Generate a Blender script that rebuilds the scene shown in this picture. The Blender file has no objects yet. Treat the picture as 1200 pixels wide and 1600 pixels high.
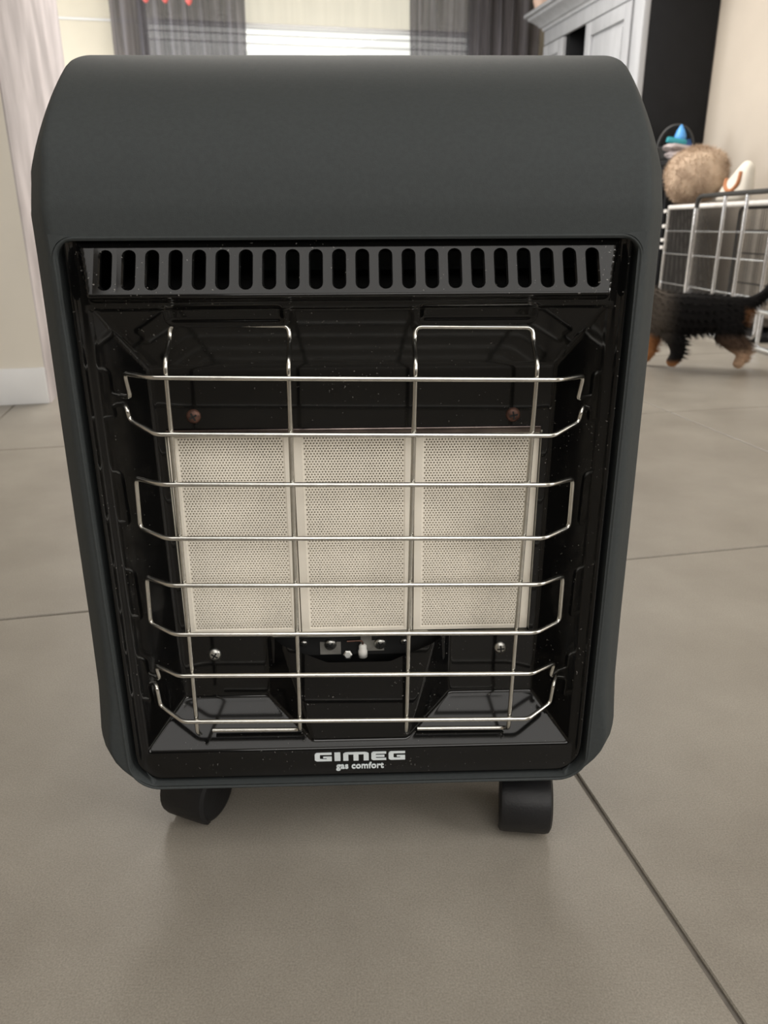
import bpy, bmesh, math, random
from mathutils import Vector, Matrix
random.seed(7)
S = bpy.context.scene
COL = S.collection
R = math.radians

# ------------------------------------------------------------------ camera, sky, lights, exposure
CAM_H, PITCH, ROLL = 0.52, R(20.5), R(0.29)
cd = bpy.data.cameras.new('camera'); cam = bpy.data.objects.new('camera', cd); COL.objects.link(cam)
cd.sensor_fit = 'HORIZONTAL'; cd.sensor_width = 36; cd.lens = 36; cd.clip_start = .02
fwd = Vector((0, math.cos(PITCH), -math.sin(PITCH))); upv = Vector((0, math.sin(PITCH), math.cos(PITCH))); rgt = Vector((1, 0, 0))
cx = math.cos(ROLL)*rgt - math.sin(ROLL)*upv; cy = math.sin(ROLL)*rgt + math.cos(ROLL)*upv; cz = -fwd
cam.matrix_world = Matrix(((cx.x, cy.x, cz.x, 0), (cx.y, cy.y, cz.y, 0), (cx.z, cy.z, cz.z, CAM_H), (0, 0, 0, 1)))
cd.dof.use_dof = True; cd.dof.focus_distance = 0.6; cd.dof.aperture_fstop = 15
S.camera = cam
S.view_settings.view_transform = 'Standard'; S.view_settings.look = 'None'
S.view_settings.exposure = 0.13; S.view_settings.gamma = 1; S.view_settings.use_curve_mapping = False

W = bpy.data.worlds.new('overcast_sky'); S.world = W; W.use_nodes = True
bg = W.node_tree.nodes['Background']; bg.inputs[0].default_value = (1.0, .985, .93, 1); bg.inputs[1].default_value = 1.2

# room frame: u = right along the tiles, v = forward along the tiles
AZ = R(11.8)
UV = Vector((math.cos(AZ), math.sin(AZ), 0)); VV = Vector((-math.sin(AZ), math.cos(AZ), 0))
def P(u, v, z=0): return UV*u + VV*v + Vector((0, 0, z))

def area(name, u, v, z, target, sx, sy, power, col):
    l = bpy.data.lights.new(name, 'AREA'); l.shape = 'RECTANGLE'; l.size = sx; l.size_y = sy; l.energy = power; l.color = col
    o = bpy.data.objects.new(name, l); COL.objects.link(o); o.location = P(u, v, z)
    d = P(*target) - o.location
    o.rotation_euler = d.to_track_quat('-Z', 'Y').to_euler()
    return o
area('fill_top_far', .7, 4.3, 2.5, (.7, 4.3, 0), 2.6, 2.0, 124, (1, .95, .89))  # added area light out of view, lifts the far half of the room
area('fill_left', -2.85, 5.4, 1.5, (1.5, 3.6, .3), 1.8, 1.8, 115, (.94, .97, 1))  # added light for the far floor; no window built here
area('fill_behind', .2, -3.0, 1.95, (.2, 2, 1.0), 3.0, 1.0, 45, (1, .97, .93))  # added fill from behind the camera, no window in that wall
area('fill_right', 3.0, -1.0, 1.6, (-.6, 2.0, .6), 1.4, 1.4, 60, (1, .97, .93))  # added side fill out of view, aimed at the partition
area('fill_top_near', .0, -.75, 2.58, (.0, -.75, 0), 2.4, 2.0, 27, (1, .98, .95))  # added overhead light, brightens the enamel's upward-facing reflections

# ------------------------------------------------------------------ helpers
def new_mat(name): 
    m = bpy.data.materials.new(name); m.use_nodes = True
    return m, m.node_tree.nodes, m.node_tree.links, m.node_tree.nodes['Principled BSDF']
def mat(name, col, rough=.5, metal=0, var=.06, scale=40, bump=0, bscale=300, coat=0, spec=.5, stretch=None, col2=None, lo=.35, hi=.65):
    m, n, l, b = new_mat(name)
    tc = n.new('ShaderNodeTexCoord'); src = tc.outputs['Object']
    if stretch:
        mp = n.new('ShaderNodeMapping'); mp.inputs['Scale'].default_value = stretch; l.new(src, mp.inputs[0]); src = mp.outputs[0]
    t = n.new('ShaderNodeTexNoise'); t.inputs['Scale'].default_value = scale; t.inputs['Detail'].default_value = 5; l.new(src, t.inputs['Vector'])
    r = n.new('ShaderNodeValToRGB'); r.color_ramp.elements[0].position = lo; r.color_ramp.elements[1].position = hi
    c2 = col2 or tuple(min(1, c*(1+var)) for c in col); c1 = col if col2 else tuple(c*(1-var) for c in col)
    r.color_ramp.elements[0].color = (*c1, 1); r.color_ramp.elements[1].color = (*c2, 1)
    l.new(t.outputs['Fac'], r.inputs[0]); l.new(r.outputs[0], b.inputs['Base Color'])
    b.inputs['Roughness'].default_value = rough; b.inputs['Metallic'].default_value = metal
    b.inputs['Coat Weight'].default_value = coat; b.inputs['Coat Roughness'].default_value = .08
    b.inputs['Specular IOR Level'].default_value = spec
    if bump:
        t2 = n.new('ShaderNodeTexNoise'); t2.inputs['Scale'].default_value = bscale; t2.inputs['Detail'].default_value = 3; l.new(src, t2.inputs['Vector'])
        bp = n.new('ShaderNodeBump'); bp.inputs['Strength'].default_value = bump; bp.inputs['Distance'].default_value = .002
        l.new(t2.outputs['Fac'], bp.inputs['Height']); l.new(bp.outputs[0], b.inputs['Normal'])
    return m

def link(name, me, m=None, parent=None, loc=None, rz=None):
    o = bpy.data.objects.new(name, me); COL.objects.link(o)
    if m: me.materials.append(m)
    if parent: o.parent = parent
    if loc is not None: o.location = loc
    if rz is not None: o.rotation_euler = (0, 0, rz)
    return o
def mesh(name, v, f, m=None, parent=None, smooth=False, loc=None, rz=None, angle=None):
    me = bpy.data.meshes.new(name); me.from_pydata([tuple(p) for p in v], [], f); me.update()
    if smooth:
        me.polygons.foreach_set('use_smooth', [True]*len(me.polygons))
        if angle: me.set_sharp_from_angle(angle=R(angle))
    return link(name, me, m, parent, loc, rz)
def from_bm(name, bm, m=None, parent=None, smooth=False, loc=None, rz=None, angle=35):
    bmesh.ops.recalc_face_normals(bm, faces=bm.faces)
    me = bpy.data.meshes.new(name); bm.to_mesh(me); bm.free()
    if smooth:
        me.polygons.foreach_set('use_smooth', [True]*len(me.polygons)); me.set_sharp_from_angle(angle=R(angle))
    return link(name, me, m, parent, loc, rz)
def bm_box(bm, c, s, bev=0, seg=2, rot=None):
    r = bmesh.ops.create_cube(bm, size=1)
    vs = r['verts']
    bmesh.ops.scale(bm, vec=s, verts=vs)
    if bev:
        es = list({e for v in vs for e in v.link_edges})
        r2 = bmesh.ops.bevel(bm, geom=es, offset=bev, segments=seg, affect='EDGES', profile=.5)
        vs = list({v for f in r2['faces'] for v in f.verts} | {v for v in vs if v.is_valid})
    M = Matrix.Translation(c)
    if rot: M = M @ rot
    bmesh.ops.transform(bm, matrix=M, verts=vs)
    return vs
def box(name, c, s, m, parent=None, bev=0, loc=None, rz=None, rot=None):
    bm = bmesh.new(); bm_box(bm, Vector(c), s, bev, rot=rot)
    return from_bm(name, bm, m, parent, bool(bev), loc, rz)
def fillet(pts, r, n=5, closed=False):
    out = []; N = len(pts); pts = [Vector(p) for p in pts]
    for i, p in enumerate(pts):
        if not closed and i in (0, N-1): out.append(p); continue
        a = pts[i-1]-p; b = pts[(i+1) % N]-p
        rr = min(r, a.length*.45, b.length*.45); A = p+a.normalized()*rr; B = p+b.normalized()*rr
        for k in range(n+1):
            t = k/n; out.append(A*(1-t)**2 + p*2*t*(1-t) + B*t*t)
    return out
def tube_geo(pts, r, seg=8, closed=False, cap=True):
    pts = [Vector(p) for p in pts]; N = len(pts); v = []; f = []
    T = []
    for i in range(N):
        a = pts[i-1] if (closed or i > 0) else pts[i]; b = pts[(i+1) % N] if (closed or i < N-1) else pts[i]
        T.append((b-a).normalized())
    nrm = T[0].orthogonal().normalized()
    rad = r if callable(r) else (lambda t: r)
    for i in range(N):
        nrm = (nrm - T[i]*nrm.dot(T[i])).normalized(); bn = T[i].cross(nrm)
        rr = rad(i/max(1, N-1))
        for k in range(seg):
            a = 2*math.pi*k/seg; v.append(pts[i]+(nrm*math.cos(a)+bn*math.sin(a))*rr)
    rng = N if closed else N-1
    off = 0
    if closed:   # find best seam alignment
        best = min(range(seg), key=lambda s: (v[(N-1)*seg]-v[s]).length); off = best
    for i in range(rng):
        j = (i+1) % N
        for k in range(seg):
            sh = off if (closed and i == N-1) else 0
            f.append((i*seg+k, i*seg+(k+1) % seg, j*seg+(k+1+sh) % seg, j*seg+(k+sh) % seg))
    if not closed and cap:
        f.append(tuple(range(seg))[::-1]); f.append(tuple((N-1)*seg+k for k in range(seg)))
    return v, f
class Geo:
    def __init__(s): s.v = []; s.f = []
    def add(s, vf):
        o = len(s.v); s.v += [tuple(p) for p in vf[0]]; s.f += [tuple(i+o for i in f) for f in vf[1]]; return s
    def box(s, x0, x1, y0, y1, z0, z1):
        v = [(x, y, z) for x in (x0, x1) for y in (y0, y1) for z in (z0, z1)]
        f = [(0, 1, 3, 2), (4, 6, 7, 5), (0, 4, 5, 1), (2, 3, 7, 6), (0, 2, 6, 4), (1, 5, 7, 3)]
        return s.add((v, f))
    def build(s, name, m, parent=None, smooth=True, angle=40, **k): return mesh(name, s.v, s.f, m, parent, smooth, angle=angle, **k)
def tube(name, pts, r, m, parent=None, seg=8, closed=False, **k):
    return Geo().add(tube_geo(pts, r, seg, closed)).build(name, m, parent, **k)
def lathe_geo(prof, seg=24, M=None):
    v = []; f = []
    for r, z in prof:
        for k in range(seg):
            a = 2*math.pi*k/seg; p = Vector((r*math.cos(a), r*math.sin(a), z)); v.append(M @ p if M else p)
    for i in range(len(prof)-1):
        for k in range(seg): f.append((i*seg+k, i*seg+(k+1) % seg, (i+1)*seg+(k+1) % seg, (i+1)*seg+k))
    f.append(tuple(range(seg))[::-1]); f.append(tuple((len(prof)-1)*seg+k for k in range(seg)))
    return v, f
def empty(name, loc, rz=0):
    o = bpy.data.objects.new(name, None); COL.objects.link(o); o.location = loc; o.rotation_euler = (0, 0, rz); o.empty_display_size = .1
    return o
def tag(o, label, cat, group=None):
    o['label'] = label; o['category'] = cat
    if group: o['group'] = group
    return o
def struct(o): o['kind'] = 'structure'; return o
def rbox(name, u0, u1, v0, v1, z0, z1, m, bev=0, parent=None):
    """box aligned with the room's tile directions"""
    c = P((u0+u1)/2, (v0+v1)/2, (z0+z1)/2)
    return box(name, (0, 0, 0), (u1-u0, v1-v0, z1-z0), m, parent, bev, loc=c, rz=AZ)

# ------------------------------------------------------------------ materials of the setting
M = {}
M['wall'] = mat('cream_wall_paint', (.56, .50, .425), .75, var=.03, scale=3, bump=.05, bscale=150)
M['wall_dark'] = mat('darkened_wall_paint', (.10, .09, .08), .7, var=.03, scale=3)  # unseen wall behind the camera, darkened to cut front light and reflections
M['wall_back'] = mat('pale_cream_wall_paint', (.66, .62, .52), .75, var=.03, scale=3)
M['ceiling'] = mat('white_ceiling_paint', (.78, .76, .72), .8, var=.02, scale=3)
M['white'] = mat('white_gloss_paint', (.80, .81, .82), .4, var=.03, scale=8)
M['stucco'] = mat('mottled_lilac_stucco', (.40, .365, .37), .5, var=.1, scale=7, stretch=(1, 1, .45), col2=(.66, .61, .62), lo=.36, hi=.68)
M['grout'] = mat('dark_grout', (.16, .145, .125), .9, var=.1, scale=80)
def tile_material():
    m, n, l, b = new_mat('grey_stone_tile')
    g = n.new('ShaderNodeNewGeometry')
    a = n.new('ShaderNodeTexNoise'); a.inputs['Scale'].default_value = 3.2; a.inputs['Detail'].default_value = 7; a.inputs['Roughness'].default_value = .62
    c = n.new('ShaderNodeTexNoise'); c.inputs['Scale'].default_value = 650; c.inputs['Detail'].default_value = 3
    l.new(g.outputs['Position'], a.inputs['Vector']); l.new(g.outputs['Position'], c.inputs['Vector'])
    r = n.new('ShaderNodeValToRGB'); r.color_ramp.elements[0].position = .32; r.color_ramp.elements[1].position = .68
    r.color_ramp.elements[0].color = (.228, .206, .174, 1); r.color_ramp.elements[1].color = (.322, .297, .255, 1)
    l.new(a.outputs['Fac'], r.inputs[0])
    r2 = n.new('ShaderNodeValToRGB'); r2.color_ramp.elements[0].position = .3; r2.color_ramp.elements[1].position = .72
    r2.color_ramp.elements[0].color = (.80, .80, .80, 1); r2.color_ramp.elements[1].color = (1.16, 1.16, 1.16, 1)
    l.new(c.outputs['Fac'], r2.inputs[0])
    x = n.new('ShaderNodeMix'); x.data_type = 'RGBA'; x.blend_type = 'MULTIPLY'; x.inputs[0].default_value = 1
    l.new(r.outputs[0], x.inputs[6]); l.new(r2.outputs[0], x.inputs[7]); l.new(x.outputs[2], b.inputs['Base Color'])
    mr = n.new('ShaderNodeMapRange'); mr.inputs[3].default_value = .30; mr.inputs[4].default_value = .44
    l.new(a.outputs['Fac'], mr.inputs[0]); l.new(mr.outputs[0], b.inputs['Roughness'])
    bp = n.new('ShaderNodeBump'); bp.inputs['Strength'].default_value = .06; bp.inputs['Distance'].default_value = .0008
    l.new(c.outputs['Fac'], bp.inputs['Height']); l.new(bp.outputs[0], b.inputs['Normal'])
    return m
M['tile'] = tile_material()

# ------------------------------------------------------------------ the room
U0, U1, V0, V1, ZC = -3.0, 3.09, -3.2, 6.95, 2.6
floor = struct(rbox('floor', U0-.1, U1+.1, V0-.1, V1+.1, -.06, -.0035, M['grout']))
TU, TV = .9605, .945
bm = bmesh.new(); bm_box(bm, Vector((0, 0, -.005)), (TU-.0045, TV-.0045, .010), .0012, 1)
tile_me = None
fi = floor.matrix_basis.inverted()
for i in range(-4, 3):
    for j in range(-5, 7):
        uc, vc = .318+TU*(i+.5), 1.055+TV*(j+.5)
        if uc-TU/2 < U0-.06 or uc > U1 or vc-TV/2 < V0-.9 or vc > V1: pass
        ua, ub = max(uc-TU/2, U0), min(uc+TU/2, U1); va, vb = max(vc-TV/2, V0), min(vc+TV/2, V1)
        if ub-ua < .02 or vb-va < .02: continue
        if (ub-ua > TU-.001) and (vb-va > TV-.001):
            if tile_me is None:
                o = from_bm('floor_tile', bm, M['tile'], floor, True); tile_me = o.data
            else: o = link('floor_tile', tile_me, None, floor)
        else:
            o = box('floor_tile', (0, 0, -.005), (ub-ua-.0045, vb-va-.0045, .010), M['tile'], floor, .0012)
        o.location = Vector(((ua+ub)/2-(U0+U1)/2, (va+vb)/2-(V0+V1)/2, .03175))

struct(rbox('ceiling', U0-.1, U1+.1, V0-.1, V1+.1, ZC, ZC+.1, M['ceiling']))
struct(rbox('wall_right', U1, U1+.12, V0, V1, 0, ZC, M['wall']))
struct(rbox('wall_left', U0-.12, U0, V0, V1, 0, ZC, M['wall']))
struct(rbox('wall_front', U0, U1, V0-.12, V0, 0, ZC, M['wall_dark']))
# partition on the left whose end carries the mottled stucco
M['wall_brightened'] = mat('cream_wall_paint_brightened', (.76, .72, .64), .75, var=.03, scale=3)  # the cream wall paint, lightened in colour to make up for weak light
pillar = struct(rbox('wall_partition', U0, -.5405, 2.555, 3.78, 0, ZC, M['wall_brightened']))
struct(rbox('trim_1', -.5405, -.5365, 2.555, 3.78, .0, ZC, M['stucco']))
struct(rbox('baseboard_left', U0, -.540, 2.543, 2.555, 0, .112, M['white'], .002))
struct(rbox('baseboard_right', U1-.012, U1, V0, V1, 0, .112, M['white'], .002))
# back wall with the window opening
WU0, WU1, WZ0, WZ1 = -.42, 2.24, .85, 2.42
wb = Geo()
c0 = (U0+U1)/2
for a, b, z0, z1 in ((U0, WU0, 0, ZC), (WU1, U1, 0, ZC), (WU0, WU1, 0, WZ0), (WU0, WU1, WZ1, ZC)):
    wb.box(a-c0, b-c0, 0, .15, z0, z1)
struct(wb.build('wall_back', M['wall_back'], smooth=False, loc=P(c0, V1, 0), rz=AZ))
struct(rbox('trim_2', U0, WU0-.02, V1-.012, V1, 1.955, 1.972, M['white'], .003))
win = struct(empty('window_1', P((WU0+WU1)/2, V1+.06, WZ0), AZ)); hw = (WU1-WU0)/2; hh = WZ1-WZ0
g = Geo(); g.box(-hw, -hw+.06, -.03, .03, 0, hh); g.box(hw-.06, hw, -.03, .03, 0, hh); g.box(-hw, hw, -.03, .03, 0, .06); g.box(-hw, hw, -.03, .03, hh-.06, hh)
g.build('window_frame', M['white'], win, smooth=False)
zt = 1.975-WZ0
for k, (dz, d, h) in enumerate(((0, .04, .012), (-.045, .03, .010), (-.105, .03, .009))):
    box('transom_moulding', (0, -.03, zt+dz-.014), (2*hw-.12, d, h), M['white'], win, .004)
def glass_mat():
    m, n, l, b = new_mat('window_glass')
    t = n.new('ShaderNodeBsdfTransparent'); t.inputs[0].default_value = (.96, .97, .96, 1)
    gl = n.new('ShaderNodeBsdfGlossy'); gl.inputs['Roughness'].default_value = .03
    mx = n.new('ShaderNodeMixShader'); mx.inputs[0].default_value = .06
    l.new(t.outputs[0], mx.inputs[1]); l.new(gl.outputs[0], mx.inputs[2]); l.new(mx.outputs[0], n['Material Output'].inputs['Surface']); return m
M['glass'] = glass_mat()
box('window_pane', (0, .012, (zt-.02+.06)/2), (2*hw-.12, .006, zt-.02-.06), M['glass'], win)
box('window_pane', (0, .012, (zt+hh-.06)/2), (2*hw-.12, .006, hh-.06-zt), M['glass'], win)
def sheer(name, col, transp, transl, con=.3):
    m, n, l, b = new_mat(name)
    tc = n.new('ShaderNodeTexCoord'); w = n.new('ShaderNodeTexNoise'); w.inputs['Scale'].default_value = 25
    mp = n.new('ShaderNodeMapping'); mp.inputs['Scale'].default_value = (1, 1, .05); l.new(tc.outputs['Object'], mp.inputs[0]); l.new(mp.outputs[0], w.inputs['Vector'])
    r = n.new('ShaderNodeValToRGB'); r.color_ramp.elements[0].position = .38; r.color_ramp.elements[1].position = .62
    r.color_ramp.elements[0].color = (*[c*(1-con) for c in col], 1); r.color_ramp.elements[1].color = (*[min(.9, c*(1+con)) for c in col], 1)
    l.new(w.outputs['Fac'], r.inputs[0])
    d = n.new('ShaderNodeBsdfDiffuse'); tl = n.new('ShaderNodeBsdfTranslucent'); tp = n.new('ShaderNodeBsdfTransparent')
    l.new(r.outputs[0], d.inputs[0]); l.new(r.outputs[0], tl.inputs[0])
    a = n.new('ShaderNodeMixShader'); a.inputs[0].default_value = transl; l.new(d.outputs[0], a.inputs[1]); l.new(tl.outputs[0], a.inputs[2])
    c = n.new('ShaderNodeMixShader'); c.inputs[0].default_value = transp; l.new(a.outputs[0], c.inputs[1]); l.new(tp.outputs[0], c.inputs[2])
    l.new(c.outputs[0], n['Material Output'].inputs['Surface']); return m
M['curtain'] = sheer('sheer_charcoal_voile', (.18, .172, .192), .14, .45)
M['blind'] = sheer('cream_blind_fabric', (.84, .80, .71), .38, .6, .03)
bl = empty('roller_blind', P((WU0+WU1)/2, V1+.015, 1.975), AZ)
tag(bl, 'pale cream roller blind pulled over the top of the far window', 'blind')
box('blind_fabric', (0, 0, .22), (2*hw-.13, .003, .42), M['blind'], bl)
box('bottom_bar', (0, 0, .006), (2*hw-.13, .014, .02), M['white'], bl, .004)
def curtain(u0, u1, label, seed):
    rnd = random.Random(seed)
    n = int((u1-u0)*150); xs = [u0+(u1-u0)*i/n for i in range(n+1)]; ph = [rnd.uniform(0, 6) for _ in range(4)]
    rows = 12; v = []; f = []
    for k in range(rows+1):
        z = .03+2.44*k/rows
        for x in xs:
            y = .042*math.sin(x*58+ph[0]+.5*math.sin(x*9+ph[1])+.25*z)+.018*math.sin(x*31+ph[2])+.010*math.sin(x*97+ph[3]+z*.6)
            v.append((x-(u0+u1)/2+.012*math.sin(z*1.7+x*8), y, z))
    m = n+1
    for k in range(rows):
        for i in range(n): f.append((k*m+i, k*m+i+1, (k+1)*m+i+1, (k+1)*m+i))
    root = empty('curtain', P((u0+u1)/2, 6.78, 0), AZ)
    mesh('curtain_fabric', v, f, M['curtain'], root, True)
    for i in range(8):
        x = (u0-u1)/2+.05+(u1-u0-.1)*i/7
        tube('curtain_ring', [(x, .02*math.cos(a), 2.492+.02*math.sin(a)) for a in [2*math.pi*q/12 for q in range(12)]], .003, M['rail'], root, 5, True)
    return tag(root, label, 'curtain', None)
M['rail'] = mat('dark_rail_metal', (.05, .05, .05), .4, .7)
curtain(-.59, .37, 'sheer charcoal curtain on the left half of the far window', 3)
curtain(1.64, 2.72, 'sheer charcoal curtain on the right of the far window beside the dresser', 5)
rl = empty('curtain_rail', P(1.0, 6.78, 2.495), AZ); tag(rl, 'dark curtain rail above the far window', 'rail')
tube('rail_tube', [(-1.9, 0, 0), (1.9, 0, 0)], .012, M['rail'], rl, 10)
for x in (-1.75, 1.75): box('rail_bracket', (x, .08, 0), (.02, .16, .03), M['rail'], rl, .002)
M['coral'] = mat('coral_glass', (.75, .17, .16), .35)
for k, (uu, zz) in enumerate(((-.335, 2.015), (-.20, 2.018), (-.035, 2.012))):
    o = empty('hanging_ornament', P(uu, 6.64, zz), AZ)
    tag(o, ['leftmost coral pink drop ornament hanging before the left curtain', 'middle coral pink drop ornament hanging before the left curtain', 'rightmost coral pink drop ornament hanging before the left curtain'][k], 'ornament', 'coral ornaments before the curtain')
    mesh('drop', *lathe_geo([(.001, 0), (.014, .008), (.024, .025), (.027, .045), (.02, .075), (.008, .10), (.004, .115)], 14), M['coral'], o, True)
    tube('cord', [(0, 0, .112), (0, 0, ZC-zz)], .002, M['rail'], o, 6)

# ------------------------------------------------------------------ the gas heater
YAW = R(1.6)
hp = Vector((0, .53, 0)) + Vector((math.cos(YAW), math.sin(YAW), 0))*(-.021)
H = empty('gas_heater', hp, YAW)
tag(H, 'black portable gas heater with three ceramic panels and a wire guard, standing on castors', 'heater')
M['shell'] = mat('charcoal_powder_coat', (.042, .0475, .0485), .70, var=.05, scale=300, bump=.10, bscale=1400, spec=.22)
M['enamel'] = mat('black_enamel', (.0035, .0035, .0035), .09, var=.1, scale=60, bump=.010, bscale=40, coat=0, spec=.36)
M['steel'] = mat('bright_steel_wire', (.62, .61, .57), .22, 1, var=.08, scale=120)
M['zinc'] = mat('zinc_plate', (.52, .52, .49), .35, 1, var=.15, scale=60)
M['dullzinc'] = mat('dull_zinc_plate', (.27, .26, .235), .45, .2, var=.2, scale=80)
M['lip'] = mat('heat_tinted_steel', (.16, .13, .12), .25, 1, var=.4, scale=30)
M['rust'] = mat('rusty_screw', (.115, .058, .042), .5, .5, var=.3, scale=300)
M['ceramic'] = mat('cream_ceramic', (.90, .845, .74), .85, var=.05, scale=25)
M['soot'] = mat('dark_interior', (.012, .012, .012), .7)
M['plastic'] = mat('black_castor_plastic', (.009, .009, .010), .45, var=.1, scale=80, bump=.1, bscale=400, spec=.35)
M['print'] = mat('white_print', (.72, .78, .80), .5)
M['porcelain'] = mat('white_porcelain', (.85, .83, .78), .25)

def add_dust(m):
    n, l = m.node_tree.nodes, m.node_tree.links; b = n['Principled BSDF']
    src = b.inputs['Base Color'].links[0].from_socket
    tc = n.new('ShaderNodeTexCoord'); a = n.new('ShaderNodeTexNoise'); a.inputs['Scale'].default_value = 520; a.inputs['Detail'].default_value = 1
    l.new(tc.outputs['Object'], a.inputs['Vector'])
    big = n.new('ShaderNodeTexNoise'); big.inputs['Scale'].default_value = 14; l.new(tc.outputs['Object'], big.inputs['Vector'])
    ad = n.new('ShaderNodeMath'); ad.operation = 'MULTIPLY_ADD'; ad.inputs[1].default_value = .25; l.new(big.outputs['Fac'], ad.inputs[0]); l.new(a.outputs['Fac'], ad.inputs[2])
    r = n.new('ShaderNodeValToRGB'); r.color_ramp.elements[0].position = .865; r.color_ramp.elements[1].position = .92; l.new(ad.outputs[0], r.inputs[0])
    x = n.new('ShaderNodeMix'); x.data_type = 'RGBA'; x.inputs[7].default_value = (.16, .155, .145, 1)
    l.new(r.outputs[0], x.inputs[0]); l.new(src, x.inputs[6]); l.new(x.outputs[2], b.inputs['Base Color'])
add_dust(M['enamel'])
def catmull(pts, n):
    out = []
    for i in range(len(pts)-1):
        p0 = pts[max(i-1, 0)]; p1 = pts[i]; p2 = pts[i+1]; p3 = pts[min(i+2, len(pts)-1)]
        for k in range(n):
            t = k/n
            out.append(tuple(.5*((2*b)+(c-a)*t+(2*a-5*b+4*c-d)*t*t+(-a+3*b-3*c+d)*t**3) for a, b, c, d in zip(p0, p1, p2, p3)))
    out.append(pts[-1]); return out
def clamp(x, a=0., b=1.): return max(a, min(b, x))
def ss(x, a, b): t = clamp((x-a)/(b-a)); return t*t*(3-2*t)
def halfw(z):
    if z <= .124:
        tb = [(.070, .172), (.0766, .1815), (.0785, .1855), (.082, .1925), (.088, .2005), (.095, .2075), (.102, .2127), (.110, .2165), (.117, .2180), (.124, .2187)]
        for (a, wa), (b, wb_) in zip(tb, tb[1:]):
            if z <= b: return wa+(wb_-wa)*(z-a)/(b-a)
    return .2187-.0030*min(1, max(0, (z-.25)/.25))-.0016*min(1, max(0, (z-.53)/.03))-.0075*min(1, max(0, (z-.57)/.06))
SEAM, ZTOP, ZBOT = .190, .5115, .0762
front = [(.008, .0758), (.003, .0763), (.0008, .0772), (0, .0786)] + [(0, z) for z in (.082, .085, .088, .0915, .095, .0985, .102, .106, .110, .1135, .117, .1205, .124, .14, .16, .22, .30, .40, .47, .5, ZTOP, .520, .528)]
hood = catmull([(.0004, .533), (.0062, .555), (.018, .5755), (.040, .5955), (.070, .6145), (.104, .630), (.137, .640), (.17, .646), (.21, .6495), (.27, .652), (.36, .653)], 4)
prof = front+hood
nf = len(front)
def normals(p):
    out = []
    for i in range(len(p)):
        a = p[max(i-1, 0)]; b = p[min(i+1, len(p)-1)]; t = Vector((b[0]-a[0], b[1]-a[1])).normalized(); out.append(Vector((-t.y, t.x)))   # outward = (-dz, dd)
    return out
nr = normals(prof)
edge = [(0, .045), (0, .036), (.001, .031), (.004, .025), (.0095, .0165), (.0150, .008), (.0182, .0035), (.0208, .0010), (.0232, .0002), (.0255, 0)]
xs_in = [-SEAM-.0002, -.12, -.06, 0, .06, .12, SEAM+.0002]
v = []; f = []; NX = 2*len(edge)+len(xs_in)
for (d, z), n in zip(prof, nr):
    w = halfw(z); tt = min(1, max(0, (d-.005)/.105)) if z > .53 else 0; ke = 1-.85*tt; kx = 1-.7*tt
    if z < .19: ke = kx = .46+.54*ss(z, .076, .19)
    row = [(-w+a*kx, e) for a, e in edge] + [(x*min(1, (w-.0262*kx)/SEAM), 0) for x in xs_in] + [(w-a*kx, e) for a, e in reversed(edge)]
    for x, e in row:
        q = Vector((d, z)) - n*e*ke
        v.append((x, max(q.x, 0), q.y))
i0 = len(edge); i1 = i0+len(xs_in)-1
for r in range(len(prof)-1):
    for c in range(NX-1):
        za, zb = prof[r][1], prof[r+1][1]
        if i0 <= c < i1 and za >= .0785 and zb <= ZTOP+1e-6 and r < nf: continue
        f.append((r*NX+c, (r+1)*NX+c, (r+1)*NX+c+1, r*NX+c+1)[::-1])
last = len(prof)-1
for c, s in ((0, -1), (NX-1, 1)):
    a = len(v); x = s*.219
    v.append((s*.206, .36, .653)); v.append((x, .36, .085)); v.append((s*.2, .36, .079))
    loop = [r*NX+c for r in range(len(prof))]+[a, a+1, a+2]
    f.append(tuple(loop) if s < 0 else tuple(loop[::-1]))
b = len(v); v += [(-.206, .3601, .653), (.206, .3601, .653), (.2, .3601, .085), (-.2, .3601, .085)]; f.append((b, b+1, b+2, b+3))
body = mesh('housing', v, f, M['shell'], H, True, angle=50)
# the rolled rim round the opening for the front panel
rr = .013
path = [(-SEAM-.0015, .079)] + [(-SEAM-.0015, z) for z in (.10, .2, .3, .4, .49)]
RB, ZB0 = .024, .0770
def rim_pts(off):
    x = SEAM+.0015+off; zt_ = ZTOP+.0005+off; zb = ZB0-off; r_ = rr+off; q_ = RB+off; out = []
    for z in (.45, .35, .25, .16): out.append((-x, z))
    for k in range(11):
        a = math.pi+(math.pi/2)*k/10; out.append((-x+q_+q_*math.cos(a), zb+q_+q_*math.sin(a)))
    for k in range(11):
        a = -math.pi/2+(math.pi/2)*k/10; out.append((x-q_+q_*math.cos(a), zb+q_+q_*math.sin(a)))
    for z in (.16, .25, .35, .45): out.append((x, z))
    for k in range(9):
        a = (math.pi/2)*k/8; out.append((x-r_+r_*math.cos(a), zt_-r_+r_*math.sin(a)))
    for k in range(9):
        a = math.pi/2+(math.pi/2)*k/8; out.append((-x+r_+r_*math.cos(a), zt_-r_+r_*math.sin(a)))
    return out
rings = [(.0018, -.0002), (.0010, -.0007), (.0003, -.0005), (-.0005, .0008), (-.0010, .004), (-.0011, .016)]
v = []; f = []
for off, d in rings:
    v += [(x, d, z) for x, z in rim_pts(off)]
n = len(rim_pts(0))
for i in range(len(rings)-1):
    for k in range(n): f.append((i*n+k, (i+1)*n+k, (i+1)*n+(k+1) % n, i*n+(k+1) % n))
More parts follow.
